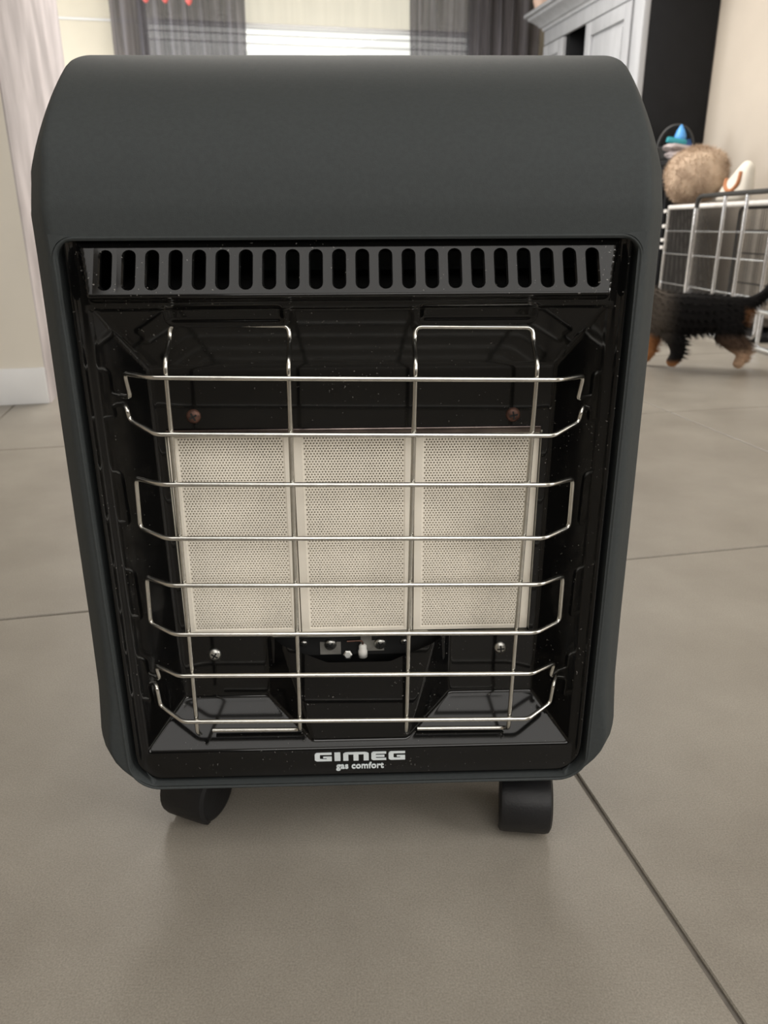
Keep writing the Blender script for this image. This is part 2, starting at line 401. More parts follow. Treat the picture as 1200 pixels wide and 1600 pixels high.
# corner webs
for s in (-1, 1):
    c = len(v); v.append((s*(SEAM+.004), -.0003, ZTOP+.004)); 
    rp = rim_pts(.002); seq = rp[39:48] if s < 0 else rp[30:39]
    q = len(v); v += [(x, -.0008, z) for x, z in seq]
    for k in range(8): f.append((c, q+k, q+k+1))
mesh('opening_rim', v, f, M['shell'], H, True, angle=60)
box('base_plate', (0, .19, .086), (.37, .33, .006), M['shell'], H)
box('inner_baffle', (0, .075, .30), (.36, .004, .42), M['soot'], H)

# pressed enamel panel: a height field, depth d(x, z)
def clamp(x, a=0., b=1.): return max(a, min(b, x))
def ss(x, a, b): t = clamp((x-a)/(b-a)); return t*t*(3-2*t)
DB, DF = .042, .011
def inner(x, z):
    """distance inside the rounded outline of the opening"""
    ax = abs(x); dx = SEAM-ax; db = z-ZB0
    if dx < RB and db < RB: return RB-math.hypot(RB-dx, RB-db)
    return min(dx, db)
def depth(x, z):
    ax = abs(x); q = inner(x, z)
    d = .0065 + .010*(1-ss(q, -.0005, .0035)) - .0058*math.exp(-((q-.0052)/.0026)**2)*(.15+.85*ss(z, .086, .112))
    if z > .4765:       # vent strip tilts back towards its top
        t = (z-.4765)/(ZTOP-.4765)
        side = ss(SEAM-ax, .0105+.005*(1-t), .0135+.0065*(1-t))
        d = d*(1-side)+(-.013+.019*t)*side
    elif z > .468:
        d = d+(-.013-d)*ss(z, .4725, .4768)**.7*ss(SEAM-ax, .0155, .020)
    # recess: back plane limited by ramps
    rs = DF+(.1745-ax)/(.1745-.150)*(DB-DF)
    rt = DF+(.468-z)/(.468-.4215)*(DB-DF)
    rb = DF+(z-.111)/(.138-.111)*(DB-DF)
    pil = max(.012+.018*(z-.111)/.086, DF+(ax-.038)/(.078-.038)*(DB-DF))
    if z > OZ0: pil = max(pil, DB)
    rec = min(DB, rs, rt, rb, pil)
    if z < .468 and rec > d:
        k = ss(rec-d, 0, .002); d = d*(1-k)+rec*k
    for c in (-.0875, .0875):   # pressed notches where the guard loops hook in
        e = max(abs(x-c)-.039, abs(z-.4635)-.0055)
        d += .003*(1-ss(e, -.0012, .0012))
    return d
OX, OZ0, OZ1 = .1445, .1975, .3705
def lin(a, b, st): 
    n = max(1, round((b-a)/st)); return [a+(b-a)*i/n for i in range(n)]
OX, OZ0, OZ1 = .1445, .1975, .3705
xsg = lin(-SEAM, -.168, .0008)+lin(-.168, -OX, .0016)+lin(-OX, -.078, .002)+lin(-.078, -.036, .0016)+lin(-.036, .036, .003)+lin(.036, .078, .0016)+lin(.078, OX, .002)+lin(OX, .168, .0016)+lin(.168, SEAM, .0009)+[SEAM]
zsg = lin(ZBOT, .086, .0009)+lin(.086, .108, .002)+lin(.108, .142, .0014)+lin(.142, .172, .0013)+lin(.172, OZ0, .0022)+lin(OZ0, OZ1, .005)+lin(OZ1, .415, .003)+lin(.415, .458, .002)+lin(.458, .4790, .0010)+[.4790]
def blur_depth(x, z):
    e = .0011
    return (2*depth(x, z)+depth(x-e, z)+depth(x+e, z)+depth(x, z-e)+depth(x, z+e)+depth(x-e, z-e)+depth(x+e, z+e)+depth(x-e, z+e)+depth(x+e, z-e))/10
def zcut(x): return .1790+(.1968-.1790)*clamp((abs(x)-.026)/(.070-.026))
v = []; f = []; nx = len(xsg); zc_i = min(range(len(zsg)), key=lambda k: abs(zsg[k]-.172))
zb_, zc_ = .150, zsg[zc_i]
for z in zsg:
    for x in xsg:
        zz = z
        if abs(x) < .0705 and zb_ < z < OZ0-1e-6:
            t = zcut(x)
            zz = zb_+(z-zb_)/(zc_-zb_)*(t-zb_) if z <= zc_ else t+(z-zc_)/(OZ0-zc_)*(OZ0-t)
        v.append((x, blur_depth(x, zz), zz))
for r in range(len(zsg)-1):
    for c in range(nx-1):
        xm, zm = (xsg[c]+xsg[c+1])/2, (zsg[r]+zsg[r+1])/2
        if abs(xm) < OX and OZ0 < zm < OZ1: continue
        if r >= zc_i and zm < OZ0 and abs(xm) < .070: continue
        f.append((r*nx+c, r*nx+c+1, (r+1)*nx+c+1, (r+1)*nx+c))
panel = mesh('front_panel', v, f, M['enamel'], H, True, angle=70)
# vent strip with 22 round-ended slots; the bars between them stay one sheet
NS, PITCH_S, SW, SZ0, SZ1 = 22, .01517, .0036, .4815, .5050
def vdepth(x, z): return blur_depth(x, z)
v = []; f = []
ztop = ZTOP+.003
def cell(x0, x1, hole):
    zs = [.4790, ztop]
    if not hole:
        n = max(1, int((x1-x0)/.0008)); m = 24
        o = len(v)
        for j in range(m+1):
            for i in range(n+1):
                x = x0+(x1-x0)*i/n; z = zs[0]+(zs[1]-zs[0])*j/m; v.append((x, vdepth(x, z), z))
        for j in range(m):
            for i in range(n): f.append((o+j*(n+1)+i, o+j*(n+1)+i+1, o+(j+1)*(n+1)+i+1, o+(j+1)*(n+1)+i))
        return
    c = (x0+x1)/2; inner = []
    for k in range(9):
        a = math.pi*k/8; inner.append((c+SW*math.cos(a), SZ1-SW+SW*math.sin(a)))
    for k in range(9):
        a = math.pi+math.pi*k/8; inner.append((c+SW*math.cos(a), SZ0+SW+SW*math.sin(a)))
    outer = [(x1, SZ1-SW), (x1, SZ1-.001), (x1, ztop), (c+SW*.8, ztop), (c, ztop), (c-SW*.8, ztop), (x0, ztop), (x0, SZ1-.001), (x0, SZ1-SW),
             (x0, SZ0+SW), (x0, SZ0+.001), (x0, zs[0]), (c-SW*.8, zs[0]), (c, zs[0]), (c+SW*.8, zs[0]), (x1, zs[0]), (x1, SZ0+.001), (x1, SZ0+SW)]
    rim = [(c+(x-c)*1.28, (SZ0+SZ1)/2+(z-(SZ0+SZ1)/2)*1.045) for x, z in inner]
    n = len(inner); o = len(v)
    v.extend((x, vdepth(x, z), z) for x, z in outer)
    v.extend((x, vdepth(x, z)-.0001, z) for x, z in rim)
    v.extend((x, vdepth(x, z)+.0012, z) for x, z in inner)
    v.extend((x, vdepth(x, z)+.0045, z) for x, z in inner)
    for q in range(3):
        for k in range(n): f.append((o+q*n+k, o+q*n+(k+1) % n, o+(q+1)*n+(k+1) % n, o+(q+1)*n+k))
xa = -NS*PITCH_S/2
cell(-SEAM, xa, False); cell(-xa, SEAM, False)
for k in range(NS): cell(xa+k*PITCH_S, xa+(k+1)*PITCH_S, True)
mesh('vent_grille', v, f, M['enamel'], H, True, angle=12)
# parts seen through the slots
M['bluesteel'] = mat('blued_steel', (.045, .058, .065), .45, .3, var=.4, scale=40)
box('heat_shield', (.05, .052, .496), (.24, .002, .012), M['bluesteel'], H)

# burner: steel box, three perforated ceramic panels
g = Geo()
t = .0012
for x in (-OX-.0006, OX+.0006): g.box(x-t/2, x+t/2, .0432, .060, OZ0, OZ1)
g.box(-OX, OX, .0415, .060, OZ1, OZ1+t); g.box(-OX, OX, .0425, .062, OZ0-.0035, OZ0-.0035+t)
g.build('burner_frame', M['zinc'], H, smooth=False)
box('burner_lip', (0, .0405, OZ1+.0025), (.286, .0024, .005), M['lip'], H, .0008)
box('burner_back', (0, .0655, (OZ0+OZ1)/2), (.29, .002, OZ1-OZ0), M['soot'], H)
PX, PZ, HR_ = .00243, .00211, .00074
def ceramic_tile(x0, x1):
    z0, z1 = OZ0-.001, OZ1-.0005; mg = .0062
    cols = int((x1-x0-2*mg)/PX-.5); rows = int((z1-z0-.006)/PZ)
    ax = (x0+x1)/2-(cols+.5)*PX/2; az = (z0+z1)/2-rows*PZ/2
    D0, D1 = .0485, .0515
    v = []; f = []
    for r in range(rows):
        zc = az+(r+.5)*PZ; off = (r % 2)*.5*PX
        # half cells square up the ends
        for c in range(cols):
            xc = ax+off+(c+.5)*PX
            wav = .0006*math.sin(c*.9)*math.sin(r*.45)
            o = len(v); hx, hz = PX/2, PZ/2
            for px, pz in ((1, 0), (1, 1), (0, 1), (-1, 1), (-1, 0), (-1, -1), (0, -1), (1, -1)): v.append((xc+px*hx, D0, zc+pz*hz))
            for k in range(8):
                a = math.pi*k/4; v.append((xc+HR_*math.cos(a), D0, zc+HR_*math.sin(a)))
            for k in range(8):
                a = math.pi*k/4; v.append((xc+HR_*.9*math.cos(a), D0+.0035, zc+HR_*.9*math.sin(a)))
            for k in range(8):
                j = (k+1) % 8; f.append((o+k, o+8+k, o+8+j, o+j)); f.append((o+8+k, o+16+k, o+16+j, o+8+j))
        o = len(v); xe = ax if off else ax+cols*PX
        v += [(xe, D0, zc-PZ/2), (xe+PX/2, D0, zc-PZ/2), (xe+PX/2, D0, zc+PZ/2), (xe, D0, zc+PZ/2)]; f.append((o, o+1, o+2, o+3))
    bx0, bx1, bz0, bz1 = ax, ax+(cols+.5)*PX, az, az+rows*PZ
    P1 = D0-.0007
    def quad(a, b_, c, d): o = len(v); v.extend([a, b_, c, d]); f.append((o, o+1, o+2, o+3))
    A = [(bx0, D0, bz0), (bx1, D0, bz0), (bx1, D0, bz1), (bx0, D0, bz1)]; i_ = .0007
    B = [(bx0-i_, P1, bz0-i_), (bx1+i_, P1, bz0-i_), (bx1+i_, P1, bz1+i_), (bx0-i_, P1, bz1+i_)]
    Cc = [(x0, P1, z0), (x1, P1, z0), (x1, P1, z1), (x0, P1, z1)]; Dd = [(p[0], .060, p[2]) for p in Cc]
    for L1, L2 in ((A, B), (B, Cc), (Cc, Dd)):
        for k in range(4): quad(L1[k], L2[k], L2[(k+1) % 4], L1[(k+1) % 4])
    return mesh('ceramic_tile', v, f, M['ceramic'], H)
for a, b in ((-.1440, -.0488), (-.0478, .0458), (.0468, .1440)): ceramic_tile(a, b)

def screw(x, z, d, r, m, cross=True, parent=H):
    Mx = Matrix.Translation((x, d, z)) @ Matrix.Rotation(R(90), 4, 'X')
    g = Geo().add(lathe_geo([(r, -.001), (r, .0006), (r*.92, .0016), (r*.7, .0026), (r*.3, .0031), (.0003, .0032)], 20, Mx))
    o = g.build('screw', m, parent)
    a = random.uniform(0, 1.5)
    gg = Geo()
    for q in (0, 1):
        c, s = math.cos(a+q*math.pi/2), math.sin(a+q*math.pi/2); L, wd = r*.55, r*.11
        pts = [(L, wd), (-L, wd), (-L, -wd), (L, -wd)]
        vv = [(x+c*px-s*pz, d-.0035, z+s*px+c*pz) for px, pz in pts]+[(x+c*px-s*pz, d-.001, z+s*px+c*pz) for px, pz in pts]
        gg.add((vv, [(0, 1, 2, 3), (0, 4, 5, 1), (1, 5, 6, 2), (2, 6, 7, 3), (3, 7, 4, 0)]))
    gg.build('screw_slot', M['soot'], o, smooth=False)
    return o
for x, z, m in ((-.121, .3855, 'rust'), (.121, .3840, 'rust'), (-.1218, .1795, 'zinc'), (.1211, .1810, 'zinc')):
    s_ = screw(x, z, depth(x, z), .0056, M[m])
    s_['label'] = 'rust-brown screw head' if m == 'rust' else 'bright zinc screw head'
# ignition bracket in the cut-out
box('igniter_bracket', (0, .056, .186), (.15, .0015, .034), M['soot'], H)
box('bracket_flange', (0, .051, .1955), (.118, .012, .0012), M['zinc'], H)
for x in (-.0245, .0185): screw(x, .1800, .0545, .0055, M['zinc'])
for x in (-.0475, .0395): screw(x, .1820, .0545, .0035, M['zinc'])
box('bracket_plate', (-.0245, .0548, .176), (.018, .001, .012), M['dullzinc'], H)
box('bracket_plate', (.0065, .0535, .1855), (.0095, .001, .02), M['dullzinc'], H)
box('bracket_plate', (.014, .0546, .178), (.016, .001, .010), M['dullzinc'], H)
Mx = Matrix.Translation((.0035, .050, .1700))
mesh('electrode_insulator', *lathe_geo([(.004, 0), (.004, .006), (.0034, .0068), (.0034, .0105), (.0022, .012)], 14, Mx), M['porcelain'], H, True)
tube('electrode_wire', fillet([(.0035, .050, .180), (.0035, .0495, .1857), (-.003, .0485, .1862), (-.010, .0475, .1863)], .003), .0008, M['rust'], H, 6)
Mx = Matrix.Translation((-.0095, .050, .1722)) @ Matrix.Rotation(R(70), 4, 'X')
mesh('bracket_nut', *lathe_geo([(.004, 0), (.004, .003), (.0028, .0035)], 6, Mx), M['zinc'], H)

# wire guard, turned slightly clockwise as it hangs
RG = Matrix.Translation((0, 0, .28)) @ Matrix.Rotation(R(.9), 4, 'Y') @ Matrix.Translation((0, 0, -.28))
def rg(pts): return [RG @ Vector(p) for p in pts]
WR = .0018
HZ = [.4209, .381, .344, .302, .2637, .2217, .1846, .1415]
for k in range(4):
    zt_, zb2 = HZ[2*k], HZ[2*k+1]; xb, xe, de = .1405, .1625, .014; dz = (.0015, .0015, .0012, .003)[k]
    ins = (.006, .002, .001, .004)[k]
    pts = [(-xb, -.002, zt_), (xb, -.002, zt_), (xe, de, zt_), (xe+.001, de+.001, zb2+ins), (xb-.0, -.002, zb2), (-xb, -.002, zb2), (-xe-.001, de+.001, zb2+ins), (-xe, de, zt_)]
    if k in (1, 2):
        tube('guard_bar', rg(fillet(pts, .005, 5, True)), WR, M['steel'], H, 10, closed=True)
    else:
        zm = zt_-.017 if k == 0 else zt_-.013
        for s in (-1, 1): pass
        up_ = [(-xe-.011, de+.012, zm-.001), (-xe+.0025, de, zm), (-xe, de, zt_), (-xb, -.002, zt_), (xb, -.002, zt_), (xe, de, zt_), (xe-.0025, de, zm), (xe+.011, de+.012, zm+.002)]
        lo_ = [(-xe-.007, de+.012, zm-.006), (-xe-.001, de, zm-.008), (-xe-.000, de+.001, zb2+ins), (-xb, -.002, zb2), (xb, -.002, zb2), (xe, de+.001, zb2+ins), (xe+.001, de, zm-.008), (xe+.007, de+.012, zm-.004)]
        ob = tube('guard_bar', rg(fillet(up_, .004, 5)), WR, M['steel'], H, 10)
        tube('guard_bar', rg(fillet(lo_, .004, 5)), WR, M['steel'], H, 10)
for xl, xr in ((-.1305, -.0465), (.0410, .1258)):
    db = .0014
    pts = [(xl+.010, .0125, .1225), (xr, .0125, .1225), (xr, db, .1300), (xr, db, .431), (xr, .020, .4435), (xr-.001, .022, .4535), (xl+.001, .022, .4535), (xl, .020, .4435), (xl, db, .431), (xl, db, .1290), (xl+.001, .006, .1235)]
    P_ = [pts[0], pts[1], pts[2]]
    tube('guard_loop', rg(fillet(pts, .007, 6)), WR, M['steel'], H, 10)

# lettering: squared heavy capitals and a small line under them
def glyph(polys, x, z, sx, sz, d=.0063, t=.0006):
    g = Geo()
    for poly in polys:
        n = len(poly); a = [(x+p*sx, d-t, z+q*sz) for p, q in poly]; b_ = [(p[0], d+t, p[2]) for p in a]
        g.add((a+b_, [tuple(range(n))]+[(i, i+n, (i+1) % n+n, (i+1) % n) for i in range(n)]))
    return g
Gp = [[(.12, 1), (1, 1), (1, .78), (.12+.2, .78), (.06, .95)], [(.02, .88), (.06, .95), (.32, .78), (.30, .74), (.30, .26), (.06, .05), (0, .15), (0, .8)],
      [(.06, .05), (.30, .26), (.34, .22), (1, .22), (1, 0), (.14, 0)], [(.70, .22), (1, .22), (1, .52), (.70, .52)], [(.50, .37), (.70, .37), (.70, .52), (.50, .52)]]
Ip = [[(0, 0), (1, 0), (1, 1), (0, 1)]]
Mp = [[(0, 0), (.2, 0), (.2, .76), (.2, .8), (.06, .96), (0, .85)], [(.06, .96), (.2, .8), (.22, .76), (.80, .76), (.94, .94), (.86, 1), (.14, 1)], [(.80, 0), (1, 0), (1, .82), (.94, .94), (.80, .76)], [(.40, 0), (.60, 0), (.60, .76), (.40, .76)]]
Ep = [[(.14, 1), (1, 1), (1, .78), (.32, .78), (.06, .95)], [(.02, .88), (.06, .95), (.32, .78), (.30, .74), (.30, .26), (.06, .05), (0, .15), (0, .8)], [(.06, .05), (.30, .26), (.34, .22), (1, .22), (1, 0), (.14, 0)], [(.30, .39), (.88, .39), (.88, .6), (.30, .6)]]
gl = Geo(); zl, hl = .0955, .0083
for gp, x0, x1 in ((Gp, -.0383, -.0240), (Ip, -.0217, -.0167), (Mp, -.0143, .0072), (Ep, .0094, .0220), (Gp, .0240, .0380)):
    q = glyph(gp, x0, zl, x1-x0, hl); gl.add((q.v, q.f))
let = gl.build('brand_lettering', M['print'], H, smooth=False)
cu = bpy.data.curves.new('small_lettering', 'FONT'); cu.body = 'gas comfort'; cu.size = .0083; cu.extrude = .0004; cu.offset = .00022; cu.space_character = 1.04; cu.align_x = 'CENTER'
to = bpy.data.objects.new('tmp_text', cu); COL.objects.link(to)
bpy.context.view_layer.update()
tm = bpy.data.meshes.new_from_object(to.evaluated_get(bpy.context.evaluated_depsgraph_get()))
bpy.data.objects.remove(to)
xsx = [q.co.x for q in tm.vertices]; sc = .0405/(max(xsx)-min(xsx))
for q in tm.vertices: q.co = Vector((q.co.x*sc-.0003, .0057-q.co.z, .0878+q.co.y))
link('small_lettering', tm, M['print'], H)

# castors
def castor(x, y, ang):
    c = bpy.data.objects.new('castor', None); COL.objects.link(c); c.parent = H; c.location = (x, y, 0); c.rotation_euler = (0, 0, ang); c.empty_display_size = .03
    r = .0275
    for s in (-1, 1):
        Mx = Matrix.Translation((s*.0125, 0, r)) @ Matrix.Rotation(R(90), 4, 'Y')
        w_ = .0095
        pr = [(.003, -w_), (r-.006, -w_), (r-.0025, -w_+.0008), (r, -w_+.003), (r, w_-.003), (r-.0025, w_-.0008), (r-.006, w_), (.003, w_)]
        mesh('wheel', *lathe_geo(pr, 36, Mx), M['plastic'], c, True)
    # hood: a curved cover over the top and the front of the wheels
    g = Geo(); vv = []; ff = []
    ro = r+.0022; aa = [R(-50+k*12.2) for k in range(16)]
    for a in aa:
        for x_, q in ((-.0235, ro-.004), (-.0215, ro-.0008), (-.018, ro), (.018, ro), (.0215, ro-.0008), (.0235, ro-.004)):
            vv.append((x_, -math.cos(a)*q, r+math.sin(a)*q))
    for i in range(len(aa)-1):
        for k in range(5): ff.append((i*6+k, i*6+k+1, (i+1)*6+k+1, (i+1)*6+k))
    g.add((vv, ff)); g.box(-.0018, .0018, -r*.55, r*.6, .016, r+.016)
    g.build('hood', M['plastic'], c)
    mesh('stem', *lathe_geo([(.008, .054), (.008, .060), (.005, .062), (.005, .0835)], 14, Matrix.Translation((0, .012, 0))), M['plastic'], c, True)
    return c
castor(.1490, .034, R(-8)); castor(-.1525, .060, R(-25)); castor(-.15, .31, R(20)); castor(.15, .31, R(-40))

# ------------------------------------------------------------------ dresser at the far right wall
M['greypaint'] = mat('pale_grey_cabinet_paint', (.38, .39, .41), .5, var=.06, scale=20, stretch=(1, 1, .2))
M['anthracite'] = mat('anthracite_paint', (.012, .0125, .014), .6, var=.08, scale=12, spec=.15)
DU, DV0, DV1, DZ = 2.6, 4.84, 6.37, 1.90
D = empty('dresser', P((DU+U1)/2, (DV0+DV1)/2, 0), AZ)
tag(D, 'tall pale grey dresser with heavy cornice and anthracite end panel, against the right wall', 'dresser')
def dbox(name, u0, u1, v0, v1, z0, z1, m, bev=.003, par=None):
    cu_, cv_ = (DU+U1)/2, (DV0+DV1)/2
    return box(name, ((u0+u1)/2-cu_, (v0+v1)/2-cv_, (z0+z1)/2), (u1-u0, v1-v0, z1-z0), m, par or D, bev)
UB = U1-.006
dbox('end_panel', DU+.012, UB, DV0, DV0+.025, .0, DZ, M['anthracite'])
dbox('end_panel', DU+.012, UB, DV1-.025, DV1, .0, DZ, M['greypaint'])
dbox('corner_post', DU-.012, DU+.03, DV0-.004, DV0+.12, .0, DZ, M['greypaint'])
dbox('back_panel', UB-.02, UB, DV0+.025, DV1-.025, .08, DZ, M['anthracite'])
dbox('top_board', DU, UB, DV0, DV1, DZ, DZ+.03, M['greypaint'])
dbox('bottom_board', DU+.02, UB, DV0+.025, DV1-.025, .06, .10, M['greypaint'])
dbox('top_rail', DU, DU+.025, DV0+.12, DV1, DZ-.10, DZ, M['greypaint'])
for va in (5.64, 5.99): dbox('upright', DU+.03, UB-.02, va-.012, va+.012, .10, DZ, M['anthracite'])
dbox('shelf', DU+.05, UB-.02, 5.652, 5.978, 1.555, 1.58, M['anthracite'])
dbox('shelf', DU+.05, UB-.02, 5.652, 5.978, .95, .975, M['anthracite'])
def door(v0, v1):
    z0, z1 = .12, DZ-.11
    d = dbox('door', DU+.012, DU+.022, v0, v1, z0, z1, M['greypaint'], .001)
    fr = .085
    for a, b_, c, e in ((v0, v0+fr, z0, z1), (v1-fr, v1, z0, z1), (v0+fr, v1-fr, z0, z0+fr), (v0+fr, v1-fr, z1-fr, z1)):
        o = dbox('door_rail', DU-.006, DU+.013, a, b_, c, e, M['greypaint'], .003, D); o.parent = d
    o = dbox('door_panel', DU+.004, DU+.013, v0+fr+.03, v1-fr-.03, z0+fr+.03, z1-fr-.03, M['greypaint'], .004, D); o.parent = d
    cu_, cv_ = (DU+U1)/2, (DV0+DV1)/2
    k = mesh('knob', *lathe_geo([(.006, 0), (.006, .012), (.014, .018), (.014, .026), (.006, .032)], 14, Matrix.Translation((DU-.004-cu_, v0+.04-cv_, 1.0)) @ Matrix.Rotation(R(-90), 4, 'Y')), M['zinc'], d, True)
door(5.005, 5.63); door(6.0, 6.36)
# cornice: moulding profile run along the front and both ends
cp = [(0, 0), (.012, 0), (.016, .02), (.03, .026), (.045, .045), (.075, .068), (.098, .080), (.104, .098), (.125, .102), (.125, .125), (0, .125)]
pl = []
for (o_, h_) in cp:
    pl.append([(UB, DV1+o_, DZ-.005+h_), (DU-o_, DV1+o_, DZ-.005+h_), (DU-o_, DV0-o_, DZ-.005+h_), (UB, DV0-o_, DZ-.005+h_)])
v = []; f = []
cu_, cv_ = (DU+U1)/2, (DV0+DV1)/2
for row in pl: v += [(a-cu_, b_-cv_, z) for a, b_, z in row]
for i in range(len(pl)-1):
    for k in range(3): f.append((i*4+k, i*4+k+1, (i+1)*4+k+1, (i+1)*4+k))
f.append(tuple(((len(pl)-1)*4+k) for k in range(4)))
mesh('cornice', v, f, M['greypaint'], D, True, angle=25)
M['glaze'] = mat('white_glaze', (.75, .73, .70), .3)
jug = empty('jug', P(DU+.16, 5.80, 1.5805), AZ); tag(jug, 'small white jug on the open shelf of the dresser', 'jug')
mesh('jug_body', *lathe_geo([(.045, 0), (.06, .02), (.068, .06), (.055, .10), (.04, .125), (.045, .145), (.041, .145), (.036, .125)], 24), M['glaze'], jug, True)
tube('handle', fillet([(0, -.05, .125), (0, -.095, .12), (0, -.095, .05), (0, -.062, .04)], .02), .007, M['glaze'], jug, 8)
M['peach'] = mat('peach_glaze', (.72, .52, .42), .5)
vs = empty('vase', P(2.58, 6.40, DZ+.12), AZ); tag(vs, 'pale peach vase standing on the far end of the dresser top', 'vase')
mesh('vase_body', *lathe_geo([(.03, 0), (.05, .02), (.07, .08), (.055, .16), (.03, .20), (.036, .23), (.032, .23), (.026, .2)], 24), M['peach'], vs, True)

# ------------------------------------------------------------------ black cabinet, cloth and basket beyond the crate
CB = empty('low_cabinet', P(2.73, 4.572, 0), AZ); tag(CB, 'low black cabinet between the wire crate and the tall dresser', 'cabinet')
box('carcass', (-.045, 0, .43), (.21, .44, .80), M['anthracite'], CB, .004)
box('top', (0, 0, .845), (.32, .47, .03), M['anthracite'], CB, .004)
box('door', (-.157, 0, .44), (.016, .40, .70), M['anthracite'], CB, .003)
mesh('knob', *lathe_geo([(.006, 0), (.012, .012), (.012, .02)], 12, Matrix.Translation((-.165, -.15, .5)) @ Matrix.Rotation(R(-90), 4, 'Y')), M['zinc'], CB, True)
for a in (-.13, .04):
    for b_ in (-.2, .2): box('foot', (a, b_, .015), (.03, .03, .03), M['anthracite'], CB)
M['greycloth'] = mat('grey_cloth', (.40, .35, .35), .95, var=.2, scale=12, bump=.4, bscale=60)
M['whitecloth'] = mat('white_cloth', (.72, .68, .60), .9, var=.05, scale=12, bump=.2, bscale=60)
def pillow(name, parent, c, s, m, rot=None, noise=.06, seed=0, sub=4, puff=.62):
    rnd = random.Random(seed); bm = bmesh.new()
    bmesh.ops.create_uvsphere(bm, u_segments=32, v_segments=18, radius=1)
    ph = [rnd.uniform(0, 6) for _ in range(6)]
    for q in bm.verts:
        p = q.co.copy()
        def sp(a, e): return math.copysign(abs(a)**e, a)
        n = 1+noise*(math.sin(p.x*4+ph[0]+p.y*3)+math.sin(p.y*6+ph[1]+p.z*4)+.6*math.sin(p.z*9+ph[2]+p.x*7))
        q.co = Vector((sp(p.x, puff)*s[0]*n, sp(p.y, puff)*s[1]*n, sp(p.z, .9)*s[2]*n))
    Mx = Matrix.Translation(c) @ (rot or Matrix.Identity(4))
    bmesh.ops.transform(bm, matrix=Mx, verts=bm.verts)
    return from_bm(name, bm, m, parent, True, angle=180)
cl = empty('folded_cloth', P(2.67, 4.412, .861), AZ); tag(cl, 'grey crumpled cloth lying on the low black cabinet', 'cloth')
pillow('cloth_fold', cl, (.02, .0, .026), (.09, .065, .026), M['greycloth'], seed=2)
pillow('cloth_fold', cl, (-.01, .0, .060), (.085, .055, .022), M['greycloth'], Matrix.Rotation(R(8), 4, 'Y'), seed=4)
M['basketp'] = mat('black_basket_plastic', (.02, .02, .02), .5)
bk = empty('basket', P(2.775, 4.64, .8605), AZ-R(30)); tag(bk, 'small black basket with an arched handle, holding blue things', 'basket')
M['blue'] = mat('sky_blue_plastic', (.10, .36, .80), .4); M['teal'] = mat('teal_plastic', (.03, .30, .36), .4); M['navy'] = mat('navy_cloth', (.02, .07, .20), .8)

# ------------------------------------------------------------------ wire crate, cushions, playpen panel
M['tube'] = mat('galvanised_tube', (.72, .73, .75), .2, 1, var=.1, scale=30)
M['shadetube'] = mat('shaded_steel_tube', (.06, .06, .06), .35, .6, var=.1, scale=30)  # the playpen steel with its shaded side put into the colour
M['blacktube'] = mat('black_wire', (.03, .03, .03), .4, .4)
CA, CBv = (2.55, 4.25), (2.40, 3.16)
ang = math.atan2(CA[0]-CBv[0], CA[1]-CBv[1]); LEN = math.hypot(CA[0]-CBv[0], CA[1]-CBv[1]); CW, CH = .42, .60
K = empty('dog_crate', P(CBv[0], CBv[1], 0), AZ-ang)
tag(K, 'wire dog crate with cushions on its roof, along the right wall', 'crate')
# local: x = away from the room (towards the wall), y = along the crate, front at x=0
tr = .0085
g = Geo()
def frame(name, pts, m, r=tr, par=K, fr=.03): return tube(name, fillet(pts, fr, 5, True), r, m, par, 10, closed=True)
frame('front_frame', [(0, 0, .02), (0, LEN, .02), (0, LEN, CH), (0, 0, CH)], M['tube'])
frame('rear_frame', [(CW, 0, .02), (CW, LEN, .02), (CW, LEN, CH), (CW, 0, CH)], M['blacktube'])
frame('roof_frame', [(0, 0, CH+.012), (CW, 0, CH+.012), (CW, LEN, CH+.012), (0, LEN, CH+.012)], M['tube'], .006)
tube('roof_rail', [(-.004, .02, CH+.004), (-.004, LEN-.02, CH+.004)], .0125, M['glaze'], K, 10)
for zz in (.20, .36, .48):
    tube('rail', [(0, 0, zz), (0, LEN, zz)], .004, M['tube'], K, 8)
    tube('rail', [(CW, 0, zz), (CW, LEN, zz)], .004, M['blacktube'], K, 8)
w = Geo()
nw = int(LEN/.019)
for k in range(nw+1):
    y = LEN*k/nw
    for x in (0, CW): w.add(tube_geo([(x, y, .02), (x, y, CH)], .0016, 5))
    w.add(tube_geo([(0, y, CH+.014), (CW, y, CH+.014)], .0016, 5))
for y in (0, LEN):
    for k in range(1, 12): w.add(tube_geo([(CW*k/12, y, .02), (CW*k/22, y, CH)], .0016, 5))
M['wire'] = mat('dull_grey_wire', (.10, .095, .09), .45, .4)
ow = w.build('wire_mesh', M['wire'], K); ow['kind'] = 'stuff'
box('tray', (CW/2, LEN/2, .015), (CW-.03, LEN-.03, .03), M['anthracite'], K, .006)
for zz in (.585, .505, .43, .39):
    box('clip', (-.004, LEN+.014, zz), (.03, .035, .018), M['glaze'], K, .003)
M['fleece'] = mat('grey_brown_blanket', (.20, .17, .14), .95, var=.25, scale=10, bump=.4, bscale=80)
bl2 = empty('blanket', P(CBv[0], CBv[1], .032), AZ-ang); tag(bl2, 'brown fleece blanket lying inside the wire crate', 'blanket')
pillow('blanket_fold', bl2, (CW/2, LEN*.45, .055), (CW*.38, LEN*.38, .05), M['fleece'], seed=6)
